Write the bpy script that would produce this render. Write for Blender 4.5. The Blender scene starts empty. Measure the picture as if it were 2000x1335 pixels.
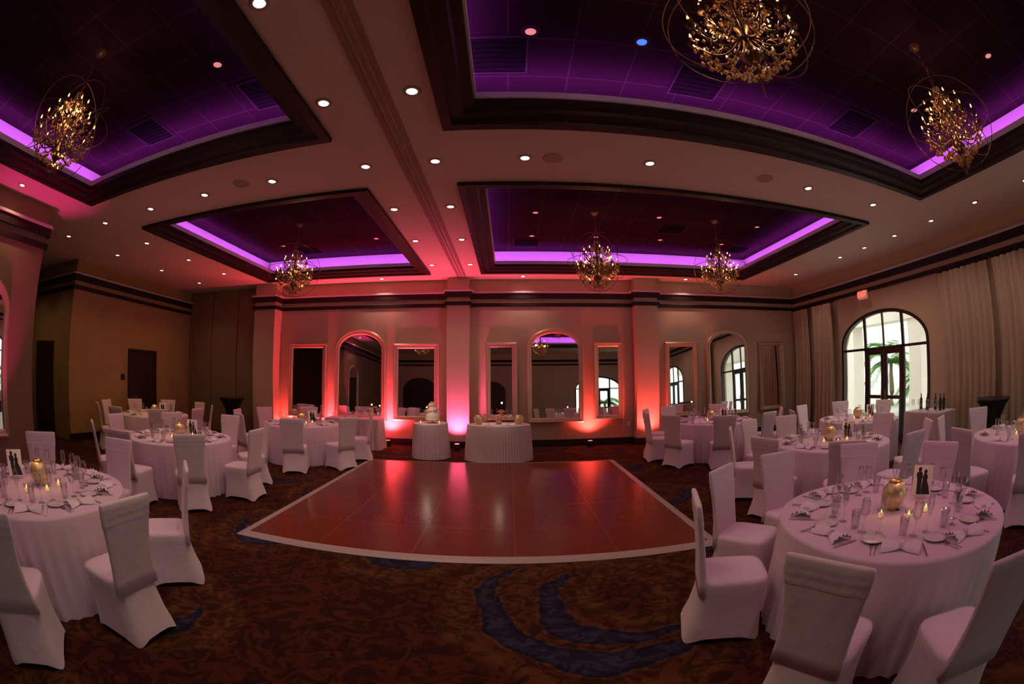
import bpy, math, random
from mathutils import Vector, Matrix, Euler
random.seed(7)
sc=bpy.context.scene
try:
    sc.view_settings.view_transform='Standard'; sc.view_settings.look='None'
except Exception: pass
COL=sc.collection
PI=math.pi
H=4.2; ZR=4.75
# ------------------------------------------------------------ camera
cd=bpy.data.cameras.new('camera'); cam=bpy.data.objects.new('camera',cd); COL.objects.link(cam)
cam.location=(0,0,1.75)
Rm=Euler((PI/2+math.radians(4.5),0,math.radians(-0.4))).to_matrix()@Matrix.Rotation(math.radians(-0.3),3,'Z')
cam.rotation_euler=Rm.to_euler()
cd.type='PANO'; cd.sensor_width=36; cd.sensor_height=24.03
cd.panorama_type='FISHEYE_EQUISOLID'; cd.fisheye_lens=867*36/2000; cd.fisheye_fov=math.radians(220)
sc.camera=cam
# ------------------------------------------------------------ materials
def mat(name,col,rough=0.6,metal=0.0,bump=0,bscale=50,var=0.0,vscale=3,spec=0.5,sheen=0):
    m=bpy.data.materials.new(name); m.use_nodes=True
    nt=m.node_tree; b=nt.nodes['Principled BSDF']
    b.inputs['Base Color'].default_value=(*col,1); b.inputs['Roughness'].default_value=rough; b.inputs['Metallic'].default_value=metal
    b.inputs['Specular IOR Level'].default_value=spec
    if sheen: b.inputs['Sheen Weight'].default_value=sheen
    tc=nt.nodes.new('ShaderNodeTexCoord')
    if var>0:
        n=nt.nodes.new('ShaderNodeTexNoise'); n.inputs['Scale'].default_value=vscale; n.inputs['Detail'].default_value=4
        nt.links.new(tc.outputs['Object'],n.inputs['Vector'])
        mx=nt.nodes.new('ShaderNodeMix'); mx.data_type='RGBA'
        mx.inputs[6].default_value=(*[c*(1-var) for c in col],1); mx.inputs[7].default_value=(*[min(1,c*(1+var)) for c in col],1)
        nt.links.new(n.outputs['Fac'],mx.inputs[0]); nt.links.new(mx.outputs[2],b.inputs['Base Color'])
    if bump>0:
        n2=nt.nodes.new('ShaderNodeTexNoise'); n2.inputs['Scale'].default_value=bscale; n2.inputs['Detail'].default_value=3
        nt.links.new(tc.outputs['Object'],n2.inputs['Vector'])
        bp=nt.nodes.new('ShaderNodeBump'); bp.inputs['Strength'].default_value=bump; bp.inputs['Distance'].default_value=0.02
        nt.links.new(n2.outputs['Fac'],bp.inputs['Height']); nt.links.new(bp.outputs['Normal'],b.inputs['Normal'])
    return m
def emis(name,col,st,base=None):
    m=bpy.data.materials.new(name); m.use_nodes=True
    b=m.node_tree.nodes['Principled BSDF']; b.inputs['Base Color'].default_value=(*(base or col),1)
    b.inputs['Emission Color'].default_value=(*col,1); b.inputs['Emission Strength'].default_value=st
    return m
def glassmat(name,tint=(1,1,1),g=0.12):
    m=bpy.data.materials.new(name); m.use_nodes=True; nt=m.node_tree; nt.nodes.clear()
    o=nt.nodes.new('ShaderNodeOutputMaterial'); t=nt.nodes.new('ShaderNodeBsdfTransparent'); gl=nt.nodes.new('ShaderNodeBsdfGlossy')
    t.inputs[0].default_value=(*tint,1); gl.inputs['Roughness'].default_value=0.05
    lw=nt.nodes.new('ShaderNodeLayerWeight'); lw.inputs['Blend'].default_value=g
    mx=nt.nodes.new('ShaderNodeMixShader'); nt.links.new(lw.outputs['Facing'],mx.inputs[0])
    nt.links.new(t.outputs[0],mx.inputs[1]); nt.links.new(gl.outputs[0],mx.inputs[2]); nt.links.new(mx.outputs[0],o.inputs[0])
    return m
M_wall=mat('wall_paint',(0.55,0.42,0.29),0.8,var=0.06,vscale=1.2,bump=0.05,bscale=80)
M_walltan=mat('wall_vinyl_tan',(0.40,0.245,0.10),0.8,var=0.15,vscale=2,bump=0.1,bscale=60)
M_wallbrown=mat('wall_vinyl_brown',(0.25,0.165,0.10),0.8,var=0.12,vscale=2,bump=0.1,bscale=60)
M_ceil=mat('ceiling_paint',(0.74,0.61,0.51),0.85,var=0.03,vscale=1)
M_dark=mat('dark_wood_trim',(0.022,0.008,0.007),0.5,var=0.2,vscale=6,spec=0.3)
M_lip=mat('cove_paint',(0.60,0.52,0.58),0.8)
M_base=mat('black_baseboard',(0.012,0.009,0.009),0.5)
M_track=mat('track_paint',(0.34,0.20,0.15),0.6)
M_frame=mat('champagne_frame',(0.56,0.43,0.29),0.38,metal=0.5,bump=0.1,bscale=40)
M_mirror=mat('mirror_glass',(0.84,0.84,0.84),0.01,metal=1.0)
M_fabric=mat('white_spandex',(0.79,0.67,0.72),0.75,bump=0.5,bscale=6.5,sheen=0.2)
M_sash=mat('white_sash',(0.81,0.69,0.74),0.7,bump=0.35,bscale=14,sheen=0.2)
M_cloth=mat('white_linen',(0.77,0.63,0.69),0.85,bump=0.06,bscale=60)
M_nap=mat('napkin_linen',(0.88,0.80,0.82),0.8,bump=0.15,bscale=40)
M_steel=mat('polished_steel',(0.7,0.66,0.62),0.18,metal=1)
M_china=mat('white_china',(0.84,0.78,0.78),0.15)
M_glass=glassmat('clear_glass',(0.97,0.97,0.97),0.3)
M_pane=glassmat('window_glass',(0.97,0.98,0.97),0.05)
M_gold=mat('mercury_gold',(0.80,0.62,0.34),0.35,metal=0.55,var=0.35,vscale=30)
M_bronze=mat('aged_bronze',(0.13,0.07,0.03),0.42,metal=0.8,var=0.3,vscale=20)
M_crystal=mat('amber_crystal',(0.55,0.32,0.13),0.2,metal=0.45,spec=0.9)
M_bulb=emis('flame_bulb',(1.0,0.42,0.11),6)
M_flame=emis('candle_flame',(1.0,0.50,0.12),9)
M_wax=emis('candle_wax',(1.0,0.55,0.2),0.8,(0.9,0.8,0.6))
M_lens=emis('downlight_lens',(1.0,0.74,0.68),6)
M_lensdim=emis('downlight_lens_dim',(1.0,0.36,0.34),0.6)
M_lensblue=emis('downlight_lens_blue',(0.03,0.12,1.0),2.2)
M_ring=mat('downlight_trim',(0.45,0.32,0.27),0.5)
M_vent=mat('vent_frame_paint',(0.05,0.024,0.042),1.0,spec=0.0)
M_louvre=mat('vent_louvre_paint',(0.010,0.006,0.009),1.0,spec=0.0)
M_door=mat('dark_door_wood',(0.030,0.013,0.010),0.4,var=0.2,vscale=5)
M_black=mat('black_plastic',(0.012,0.012,0.013),0.4)
M_card=mat('white_card',(0.85,0.85,0.85),0.6)
M_curt=mat('sheer_curtain',(0.52,0.41,0.29),0.85,var=0.08,vscale=4)
M_led=emis('purple_led',(0.68,0.12,0.95),30)
M_stucco=mat('exterior_stucco',(0.85,0.78,0.72),0.9,var=0.05)
M_conc=mat('exterior_paving',(0.65,0.63,0.60),0.9,var=0.1)
M_leaf=mat('palm_leaf',(0.16,0.38,0.09),0.6,var=0.3,vscale=8)
M_trunk=mat('palm_trunk',(0.30,0.22,0.15),0.9,bump=0.5,bscale=20)
M_icing=mat('ivory_icing',(0.92,0.86,0.78),0.6)
M_flower=mat('blush_flower',(0.75,0.35,0.30),0.7,var=0.3,vscale=40)
M_wine=mat('dark_bottle',(0.02,0.04,0.02),0.1)
M_red=emis('exit_red',(1.0,0.06,0.03),4)
M_exit=emis('exit_face',(1.0,0.30,0.22),0.3,(.4,.3,.3))
M_tan=mat('door_brass',(0.5,0.36,0.15),0.3,metal=1)
M_redlens=emis('red_lens',(1.0,0.08,0.06),12)
M_pinklens=emis('pink_lens',(1.0,0.2,0.5),12)
def tilemat():
    m=bpy.data.materials.new('dark_ceiling_tile'); m.use_nodes=True; nt=m.node_tree; b=nt.nodes['Principled BSDF']
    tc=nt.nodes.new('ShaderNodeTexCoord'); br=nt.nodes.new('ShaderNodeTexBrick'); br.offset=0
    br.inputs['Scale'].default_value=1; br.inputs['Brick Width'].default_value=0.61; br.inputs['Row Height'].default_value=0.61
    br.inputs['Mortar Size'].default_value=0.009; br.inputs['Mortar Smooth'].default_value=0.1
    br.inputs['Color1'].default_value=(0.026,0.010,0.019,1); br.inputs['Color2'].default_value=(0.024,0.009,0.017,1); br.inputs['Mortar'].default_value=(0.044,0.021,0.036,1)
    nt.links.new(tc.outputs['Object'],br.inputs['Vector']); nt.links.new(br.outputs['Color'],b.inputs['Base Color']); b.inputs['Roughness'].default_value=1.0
    b.inputs['Specular IOR Level'].default_value=0.0
    return m
M_tile=tilemat()
def carpetmat():
    m=bpy.data.materials.new('patterned_carpet'); m.use_nodes=True; nt=m.node_tree; b=nt.nodes['Principled BSDF']; L=nt.links.new
    N=nt.nodes.new
    b.inputs['Roughness'].default_value=0.95; b.inputs['Specular IOR Level'].default_value=0.08
    tc=N('ShaderNodeTexCoord')
    def noise(scale,detail,dist=0):
        n=N('ShaderNodeTexNoise'); n.inputs['Scale'].default_value=scale; n.inputs['Detail'].default_value=detail; n.inputs['Distortion'].default_value=dist
        L(tc.outputs['Object'],n.inputs['Vector']); return n
    def warp(src,n,amt):
        sb=N('ShaderNodeVectorMath'); sb.operation='SUBTRACT'; sb.inputs[1].default_value=(.5,.5,.5); L(n.outputs['Color'],sb.inputs[0])
        s=N('ShaderNodeVectorMath'); s.operation='SCALE'; s.inputs['Scale'].default_value=amt; L(sb.outputs[0],s.inputs[0])
        ad=N('ShaderNodeVectorMath'); ad.operation='ADD'; L(src,ad.inputs[0]); L(s.outputs[0],ad.inputs[1]); return ad.outputs[0]
    p=warp(tc.outputs['Object'],noise(1.1,1),.55); p=warp(p,noise(7,1),.10)
    wr=N('ShaderNodeVectorMath'); wr.operation='WRAP'; wr.inputs[1].default_value=(3.1,4.9,50); wr.inputs[2].default_value=(-1.7,0.9,-50); L(p,wr.inputs[0])
    fl=N('ShaderNodeVectorMath'); fl.operation='MULTIPLY'; fl.inputs[1].default_value=(1,1,0); L(wr.outputs[0],fl.inputs[0])
    def circ(x,y,R):
        d=N('ShaderNodeVectorMath'); d.operation='DISTANCE'; d.inputs[1].default_value=(x,y,0); L(fl.outputs[0],d.inputs[0])
        s=N('ShaderNodeMath'); s.operation='SUBTRACT'; s.inputs[1].default_value=R; L(d.outputs['Value'],s.inputs[0]); return s
    def op(o,a,c):
        q=N('ShaderNodeMath'); q.operation=o
        L(a.outputs[0],q.inputs[0])
        if isinstance(c,(int,float)): q.inputs[1].default_value=c
        else: L(c.outputs[0],q.inputs[1])
        return q
    sd=None
    for a,c in (((.66,3.0,.92),(.80,3.20,.86)),((.80,3.02,.60),(.92,3.13,.55)),((2.2,2.0,.50),(2.1,2.2,.45)),((2.1,4.2,.46),(2.1,4.40,.42)),((-1.0,4.2,.5),(-1.12,4.36,.45))):
        A=circ(*a); C=circ(*c); Cn=op('MULTIPLY',C,-1.0); s=op('MAXIMUM',A,Cn)
        sd=s if sd is None else op('MINIMUM',sd,s)
    r1=N('ShaderNodeValToRGB'); r1.color_ramp.interpolation='LINEAR'
    sh=op('ADD',sd,0.5); L(sh.outputs[0],r1.inputs[0])
    e=r1.color_ramp.elements; e[0].position=0.43; e[0].color=(0.032,0.030,0.056,1); e[1].position=0.47; e[1].color=(0.020,0.018,0.040,1)
    for q_,c in ((0.487,(0.018,0.015,0.034,1)),(0.506,(0.085,0.040,0.020,1)),(0.54,(0.062,0.019,0.010,1)),(0.68,(0.088,0.038,0.014,1)),(0.80,(0.056,0.016,0.009,1))):
        q=e.new(q_); q.color=c
    v=noise(5.5,3,2.2)
    r2=N('ShaderNodeValToRGB'); r2.color_ramp.elements[0].position=0.44; r2.color_ramp.elements[1].position=0.56
    L(v.outputs['Fac'],r2.inputs[0])
    mx=N('ShaderNodeMix'); mx.data_type='RGBA'; mx.blend_type='MULTIPLY'; mx.inputs[0].default_value=0.75
    L(r1.outputs[0],mx.inputs[6])
    mr=N('ShaderNodeMix'); mr.data_type='RGBA'; mr.inputs[6].default_value=(0.45,0.38,0.46,1); mr.inputs[7].default_value=(1.3,1.15,1.0,1)
    L(r2.outputs[0],mr.inputs[0]); L(mr.outputs[2],mx.inputs[7]); L(mx.outputs[2],b.inputs['Base Color'])
    n3=noise(220,1)
    bp=N('ShaderNodeBump'); bp.inputs['Strength'].default_value=0.3; bp.inputs['Distance'].default_value=0.01
    L(n3.outputs['Fac'],bp.inputs['Height']); L(bp.outputs['Normal'],b.inputs['Normal'])
    return m
M_carpet=carpetmat()
def dancemat():
    m=bpy.data.materials.new('cherry_parquet'); m.use_nodes=True; nt=m.node_tree; b=nt.nodes['Principled BSDF']; L=nt.links.new
    tc=nt.nodes.new('ShaderNodeTexCoord'); mp=nt.nodes.new('ShaderNodeMapping'); mp.inputs['Scale'].default_value=(9,1.5,0)
    L(tc.outputs['Object'],mp.inputs[0])
    n=nt.nodes.new('ShaderNodeTexNoise'); n.inputs['Scale'].default_value=4; n.inputs['Detail'].default_value=5; L(mp.outputs[0],n.inputs['Vector'])
    r=nt.nodes.new('ShaderNodeValToRGB'); r.color_ramp.elements[0].color=(0.150,0.023,0.007,1); r.color_ramp.elements[1].color=(0.172,0.029,0.009,1)
    r.color_ramp.elements[0].position=0.3; r.color_ramp.elements[1].position=0.7
    L(n.outputs['Fac'],r.inputs[0])
    m2=nt.nodes.new('ShaderNodeMapping'); m2.inputs['Scale'].default_value=(1,1,0); L(tc.outputs['Object'],m2.inputs[0])
    br=nt.nodes.new('ShaderNodeTexBrick'); br.offset=0; br.inputs['Scale'].default_value=1; br.inputs['Brick Width'].default_value=1.0; br.inputs['Row Height'].default_value=0.96
    br.inputs['Mortar Size'].default_value=0.006; br.inputs['Color1'].default_value=(1,1,1,1); br.inputs['Color2'].default_value=(0.95,0.95,0.95,1); br.inputs['Mortar'].default_value=(1.6,2.1,2.3,1)
    L(m2.outputs[0],br.inputs['Vector'])
    mx=nt.nodes.new('ShaderNodeMix'); mx.data_type='RGBA'; mx.blend_type='MULTIPLY'; mx.inputs[0].default_value=1
    L(r.outputs[0],mx.inputs[6]); L(br.outputs['Color'],mx.inputs[7]); L(mx.outputs[2],b.inputs['Base Color'])
    b.inputs['Roughness'].default_value=0.23; b.inputs['Specular IOR Level'].default_value=0.32
    return m
M_dance=dancemat()
M_border=mat('white_floor_edging',(0.42,0.33,0.31),0.4)
# ------------------------------------------------------------ mesh builder
class MB:
    def __init__(s): s.v=[];s.f=[];s.m=[]
    def add(s,vs,fs,m=0,X=None):
        o=len(s.v)
        s.v+= [tuple(X@Vector(p)) for p in vs] if X else [tuple(p) for p in vs]
        s.f+=[tuple(i+o for i in f) for f in fs]; s.m+=[m]*len(fs); return s
    def box(s,x0,x1,y0,y1,z0,z1,m=0,X=None):
        vs=[(x0,y0,z0),(x1,y0,z0),(x1,y1,z0),(x0,y1,z0),(x0,y0,z1),(x1,y0,z1),(x1,y1,z1),(x0,y1,z1)]
        return s.add(vs,[(0,3,2,1),(4,5,6,7),(0,1,5,4),(1,2,6,5),(2,3,7,6),(3,0,4,7)],m,X)
    def lathe(s,prof,n=24,c=(0,0,0),m=0,X=None):
        vs=[];fs=[];k=len(prof)
        for i in range(n):
            a=2*PI*i/n
            for r,z in prof: vs.append((c[0]+r*math.cos(a),c[1]+r*math.sin(a),c[2]+z))
        for i in range(n):
            j=(i+1)%n
            for q in range(k-1):
                fs.append((i*k+q,j*k+q,j*k+q+1,i*k+q+1))
        return s.add(vs,fs,m,X)
    def loft(s,rings,m=0,cap0=False,cap1=True,X=None):
        n=len(rings[0]);vs=[p for r in rings for p in r];fs=[]
        for k in range(len(rings)-1):
            for i in range(n):
                j=(i+1)%n; fs.append((k*n+i,k*n+j,(k+1)*n+j,(k+1)*n+i))
        if cap0: fs.append(tuple(reversed(range(n))))
        if cap1: fs.append(tuple((len(rings)-1)*n+i for i in range(n)))
        return s.add(vs,fs,m,X)
    def tube(s,pts,r,n=6,m=0,closed=False,X=None):
        pts=[Vector(p) for p in pts]; rings=[]; N=len(pts); up=Vector((0,0,1))
        for i,p in enumerate(pts):
            if closed: t=(pts[(i+1)%N]-pts[i-1])
            else: t=pts[min(i+1,N-1)]-pts[max(i-1,0)]
            t.normalize(); a=t.cross(up)
            if a.length<0.05: a=t.cross(Vector((1,0,0)))
            a.normalize(); b=t.cross(a); rr=r[i] if isinstance(r,(list,tuple)) else r
            rings.append([p+a*rr*math.cos(2*PI*q/n)+b*rr*math.sin(2*PI*q/n) for q in range(n)])
        if closed: rings.append(rings[0])
        return s.loft(rings,m,not closed,not closed,X)
    def ball(s,c,r,n=10,m=0,sz=1.0,X=None):
        k=max(4,n//2); prof=[(max(1e-4,r*math.sin(PI*i/k)),-r*sz*math.cos(PI*i/k)) for i in range(k+1)]
        return s.lathe(prof,n,c,m,X)
    def build(s,name,mats,parent=None,loc=(0,0,0),smooth=False,rot=0):
        me=bpy.data.meshes.new(name); me.from_pydata(s.v,[],s.f)
        if not isinstance(mats,(list,tuple)): mats=[mats]
        for q in mats: me.materials.append(q)
        me.polygons.foreach_set('material_index',s.m)
        if smooth: me.polygons.foreach_set('use_smooth',[True]*len(s.f))
        me.update()
        o=bpy.data.objects.new(name,me); COL.objects.link(o); o.location=loc; o.rotation_euler=(0,0,rot)
        if parent: o.parent=parent
        return o
def empty(name,loc=(0,0,0),rot=0):
    o=bpy.data.objects.new(name,None); COL.objects.link(o); o.location=loc; o.rotation_euler=(0,0,rot); o.empty_display_size=0.1; return o
def tag(o,label,cat,group=None):
    o['label']=label; o['category']=cat
    if group: o['group']=group
    return o
def struct(o): o['kind']='structure'; return o
def inst(src,loc,rot=0,label=None,group=None,scale=None):
    def rec(s,par):
        c=s.copy(); COL.objects.link(c)
        if par: c.parent=par
        for ch in s.children: rec(ch,c)
        return c
    c=rec(src,None); c.location=loc; c.rotation_euler=(0,0,rot)
    if scale: c.scale=(scale,)*3
    if label: c['label']=label
    if group: c['group']=group
    return c
def kill(o):
    for ch in list(o.children): kill(ch)
    bpy.data.objects.remove(o)
def light(kind,name,loc,energy,col,**kw):
    l=bpy.data.lights.new(name,kind); l.energy=energy; l.color=col
    for k,v in kw.items():
        if k not in('aim',): setattr(l,k,v)
    o=bpy.data.objects.new(name,l); COL.objects.link(o); o.location=loc
    if 'aim' in kw:
        d=Vector(kw['aim'])-Vector(loc); o.rotation_euler=d.to_track_quat('-Z','Y').to_euler()
    return o
# ------------------------------------------------------------ room shell
XL,XR,YF,YB=-14.0,8.5,11.0,-3.6
struct(MB().box(XL-.2,XR+.2,YB-.2,YF+.2,-.12,0).build('floor',M_carpet))
xs=[XL-.2,-6.35,-1.88,-.62,6.15,XR+.2]; ys=[YB-.2,-1.0,3.78,5.2,10.15,YF+.2]
mb=MB()
for i in range(5):
    for j in range(5):
        if i in(1,3) and j in(1,3): continue
        mb.box(xs[i],xs[i+1],ys[j],ys[j+1],H,H+.06)
struct(mb.build('ceiling',M_ceil))
def sweep(rect,prof,mbx,m=0):
    x0,x1,y0,y1=rect; vs=[];fs=[]
    for d,z in prof: vs+=[(x0+d,y0+d,z),(x1-d,y0+d,z),(x1-d,y1-d,z),(x0+d,y1-d,z)]
    for k in range(len(prof)-1):
        for i in range(4):
            j=(i+1)%4; fs.append((k*4+i,k*4+j,(k+1)*4+j,(k+1)*4+i))
    mbx.add(vs,fs,m)
trn=1
trays=[(-.62,6.15,-1.0,3.78),(-.62,6.15,5.2,10.15),(-6.35,-1.88,-1.0,3.78),(-6.35,-1.88,5.2,10.15)]
for R in trays:
    mb=MB(); sweep(R,[(-.03,4.2),(-.03,4.15),(.07,4.15),(.08,4.18),(.20,4.20),(.22,4.235),(.30,4.25),(.30,4.31)],mb)
    struct(mb.build('trim_%d'%trn,M_dark)); trn+=1
    mb=MB(); sweep(R,[(.30,4.31),(.32,4.31),(.32,4.38),(.28,4.38),(.28,4.30),(-.18,4.30),(-.18,ZR)],mb)
    struct(mb.build('trim_%d'%trn,M_lip)); trn+=1
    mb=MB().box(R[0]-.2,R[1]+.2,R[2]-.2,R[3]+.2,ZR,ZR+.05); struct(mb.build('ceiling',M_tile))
    mb=MB(); sweep(R,[(.08,4.365),(.16,4.375)],mb,0); sweep(R,[(.16,4.375),(.165,4.395),(.175,4.395),(.175,4.305),(.08,4.305),(.08,4.365)],mb,1)
    tag(mb.build('led_strip',[M_led,M_black]),'purple glowing light strip hidden in the ceiling cove','light strip','purple cove lighting strips')
def archwall(name,axis,pos,th,a0,a1,arches,material):
    mb=MB()
    def bx(s0,s1,z0,z1):
        if axis=='x': mb.box(pos,pos+th,s0,s1,z0,z1)
        else: mb.box(s0,s1,pos,pos+th,z0,z1)
    cur=a0
    for c,hw,sp,tp in sorted(arches):
        bx(cur,c-hw,0,H); cur=c+hw; n=20
        for i in range(n):
            u0=c-hw+2*hw*i/n; u1=c-hw+2*hw*(i+1)/n
            za=sp+(tp-sp)*math.sqrt(max(0,1-((u0-c)/hw)**2)); zb=sp+(tp-sp)*math.sqrt(max(0,1-((u1-c)/hw)**2))
            P=[(u0,za),(u1,zb),(u1,H),(u0,H)]
            vs=[]
            for t in (pos,pos+th):
                for u,z in P: vs.append((t,u,z) if axis=='x' else (u,t,z))
            mb.add(vs,[(0,1,2,3),(7,6,5,4),(0,4,5,1)])
    bx(cur,a1,0,H)
    return struct(mb.build(name,material))
WIN=[(7.2,1.58,2.25,3.03),(-.1,1.55,2.25,3.03)]
archwall('wall_right','x',XR,.22,YB,YF+.2,WIN,M_wall)
WINB=[(5.2,1.4,2.1,2.85)]
archwall('wall_rear','y',YB-.2,.2,XL,XR,WINB,M_wall)
struct(MB().box(-6.9,XR,YF,YF+.2,0,H).build('wall_far',M_wall))
mbp=MB().box(-10.0,-6.9,YF,YF+.2,0,H)
for i in range(4): 
    x=-10+i*1.05+.02; mbp.box(x,min(x+1.0,-6.9),YF-.04,YF,0.02,H-.02)
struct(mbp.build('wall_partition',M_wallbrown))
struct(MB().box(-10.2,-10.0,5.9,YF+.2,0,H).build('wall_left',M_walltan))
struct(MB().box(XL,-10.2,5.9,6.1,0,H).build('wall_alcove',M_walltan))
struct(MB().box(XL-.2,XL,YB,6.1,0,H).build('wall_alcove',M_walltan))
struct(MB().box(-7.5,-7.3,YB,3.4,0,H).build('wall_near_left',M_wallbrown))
PIL=[(-7.0,-6.3,.45),(-1.52,-.97,.30),(3.18,3.78,.30)]
for a,b,d in PIL:
    struct(MB().box(a,b,YF-d,YF,0,H).build('wall_pilaster',M_wall))
def band(path,z0,z1,d,material,name):
    mb=MB()
    for x0,y0,x1,y1,nx,ny in path:
        xa,xb=min(x0,x1,x0+nx*d,x1+nx*d),max(x0,x1,x0+nx*d,x1+nx*d)
        ya,yb=min(y0,y1,y0+ny*d,y1+ny*d),max(y0,y1,y0+ny*d,y1+ny*d)
        mb.box(xa,xb,ya,yb,z0,z1)
    return struct(mb.build(name,material))
path=[]
cur=-6.3
for a,b,d in PIL:
    if a>cur: path.append((cur,YF,a,YF,0,-1))
    path+=[(a-.06,YF-d,b+.06,YF-d,0,-1),(b,YF-d,b,YF,1,0),(a,YF-d,a,YF,-1,0)]
    cur=b
path.append((cur,YF,XR,YF,0,-1))
right=[(XR,YB,XR,YF,-1,0)]
leftw=[(-10.0,5.84,-10.0,YF,1,0),(XL,5.9,-9.94,5.9,0,-1),(-7.3,YB,-7.3,3.46,1,0),(XL,3.4,-7.24,3.4,0,1)]
rear=[(-7.3,YB,XR,YB,0,1)]
allp=path+right+leftw+rear
band(allp,3.70,3.84,.07,M_dark,'trim_%d'%trn); trn+=1
band(allp,3.84,3.88,.11,M_lip,'trim_%d'%trn); trn+=1
band(allp,3.50,3.59,.05,M_dark,'trim_%d'%trn); trn+=1
def baseboard(p,n): return band(p,0,.17,.03,M_base,n)
baseboard(path,'baseboard_far')
baseboard([(XR,YB,XR,-1.7,-1,0),(XR,1.5,XR,5.6,-1,0),(XR,8.8,XR,YF,-1,0)],'baseboard_right')
baseboard([(-10.0,5.84,-10.0,8.15,1,0),(-10.0,9.35,-10.0,YF,1,0),(-7.3,YB,-7.3,3.4,1,0)],'baseboard_left')
struct(MB().box(-1.26,-1.20,-3,10.65,H-.012,H,0).box(-1.165,-1.135,-3,10.65,H-.02,H,0).box(-1.10,-1.04,-3,10.65,H-.012,H,0).build('trim_%d'%trn,M_track)); trn+=1
# ------------------------------------------------------------ windows
def archpts(c,hw,sp,tp,n=24):
    return [(c+hw*math.cos(PI*i/n),sp+(tp-sp)*math.sin(PI*i/n)) for i in range(n+1)]
def window(idx,axis,pos,c,hw,sp,tp):
    T=(lambda u,z,t:(pos+t,u,z)) if axis=='x' else (lambda u,z,t:(u,pos+t,z))
    mb=MB(); w=.08
    out=[(c+hw,0)]+archpts(c,hw,sp,tp)+[(c-hw,0)]
    inn=[(c+hw-w,0)]+archpts(c,hw-w,sp,tp-w)+[(c-hw+w,0)]
    vs=[];fs=[];n=len(out)
    for (a,b),(e,f) in zip(out,inn): vs+=[T(a,b,-.07),T(e,f,-.07),T(e,f,.06),T(a,b,.06)]
    for i in range(n-1):
        for q in range(4):
            r=(q+1)%4; fs.append((i*4+q,i*4+r,(i+1)*4+r,(i+1)*4+q))
    mb.add(vs,fs)
    def bar(u0,u1,z0,z1,t0=0,t1=.05):
        if axis=='x': mb.box(pos+t0,pos+t1,u0,u1,z0,z1)
        else: mb.box(u0,u1,pos+t0,pos+t1,z0,z1)
    dh=.68
    def ztop(u): return sp+(tp-sp)*math.sqrt(max(0,1-((u-c)/hw)**2))-.05
    for u in (c-dh,c+dh): bar(u-.04,u+.04,0,ztop(u))
    bar(c-.02,c+.02,2.1,ztop(c))
    zb=min(2.12,sp)
    bar(c-hw+.05,c+hw-.05,zb,zb+.06)
    for a,b in ((c-hw+.05,c-dh),(c+dh,c+hw-.05)): bar(a,b,.0,.18)
    o=struct(mb.build('window_%d'%idx,M_door))
    g=MB()
    poly=[(c+hw-w,0)]+archpts(c,hw-w,sp,tp-w)+[(c-hw+w,0)]
    g.add([T(a,b,.04) for a,b in poly],[tuple(range(len(poly)))])
    g.build('window_pane',M_pane,parent=o)
    mb=MB()
    for s in (-1,1):
        a,b=(c-.64,c-.01) if s<0 else (c+.01,c+.64)
        for (u0,u1,z0,z1) in ((a,a+.10,0.01,zb),(b-.10,b,0.01,zb),(a+.10,b-.10,0.01,.28),(a+.10,b-.10,zb-.12,zb),(a+.10,b-.10,.98,1.06)):
            if axis=='x': mb.box(pos-.01,pos+.04,u0,u1,z0,z1)
            else: mb.box(u0,u1,pos-.01,pos+.04,z0,z1)
    d=struct(mb.build('door_%d'%idx,M_door))
    mb=MB()
    for s in (-1,1):
        if axis=='x': mb.tube([(pos-.05,c+s*.07,.9),(pos-.05,c+s*.07,1.2)],.012)
        else: mb.tube([(c+s*.07,pos+.12,.9),(c+s*.07,pos+.12,1.2)],.012)
    mb.build('door_handle',M_tan,parent=d)
window(1,'x',XR+.05,*WIN[0])
window(2,'x',XR+.05,*WIN[1])
window(3,'y',YB-.12,*WINB[0])
def door(idx,X,y0,y1,zt):
    mb=MB().box(X,X+.05,y0,y1,0,zt)
    mb.box(X,X+.075,y0-.07,y0,0,zt+.07).box(X,X+.075,y1,y1+.07,0,zt+.07).box(X,X+.075,y0,y1,zt,zt+.07)
    o=struct(mb.build('door_%d'%idx,M_door))
    MB().tube([(X+.08,y0+.1,1.0),(X+.11,y0+.1,1.0),(X+.11,y0+.22,1.0)],.012).build('door_handle',M_tan,parent=o)
door(4,-10.0,8.2,9.25,2.2)
mb=MB().box(-12.2,-11.0,5.84,5.9,0,2.3); struct(mb.build('door_5',M_door))
o=MB().box(-10,-9.98,7.85,8.0,1.45,1.6).build('wall_plaque',M_black); tag(o,'small dark room plaque on the wall beside the door','sign')
mb=MB(); pts=[(-4.2,0)]+archpts(-5.2,1.0,2.1,2.8)+[(-6.2,0)]; mb.add([(a,YB+.02,b) for a,b in pts],[tuple(range(len(pts)))]); struct(mb.build('door_7',M_door))
mb=MB(); pts=[(-.2,0)]+archpts(-1.1,.9,2.0,2.6)+[(-2.0,0)]; mb.add([(a,YB+.02,b) for a,b in pts],[tuple(range(len(pts)))]); struct(mb.build('door_6',M_door))
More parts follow.
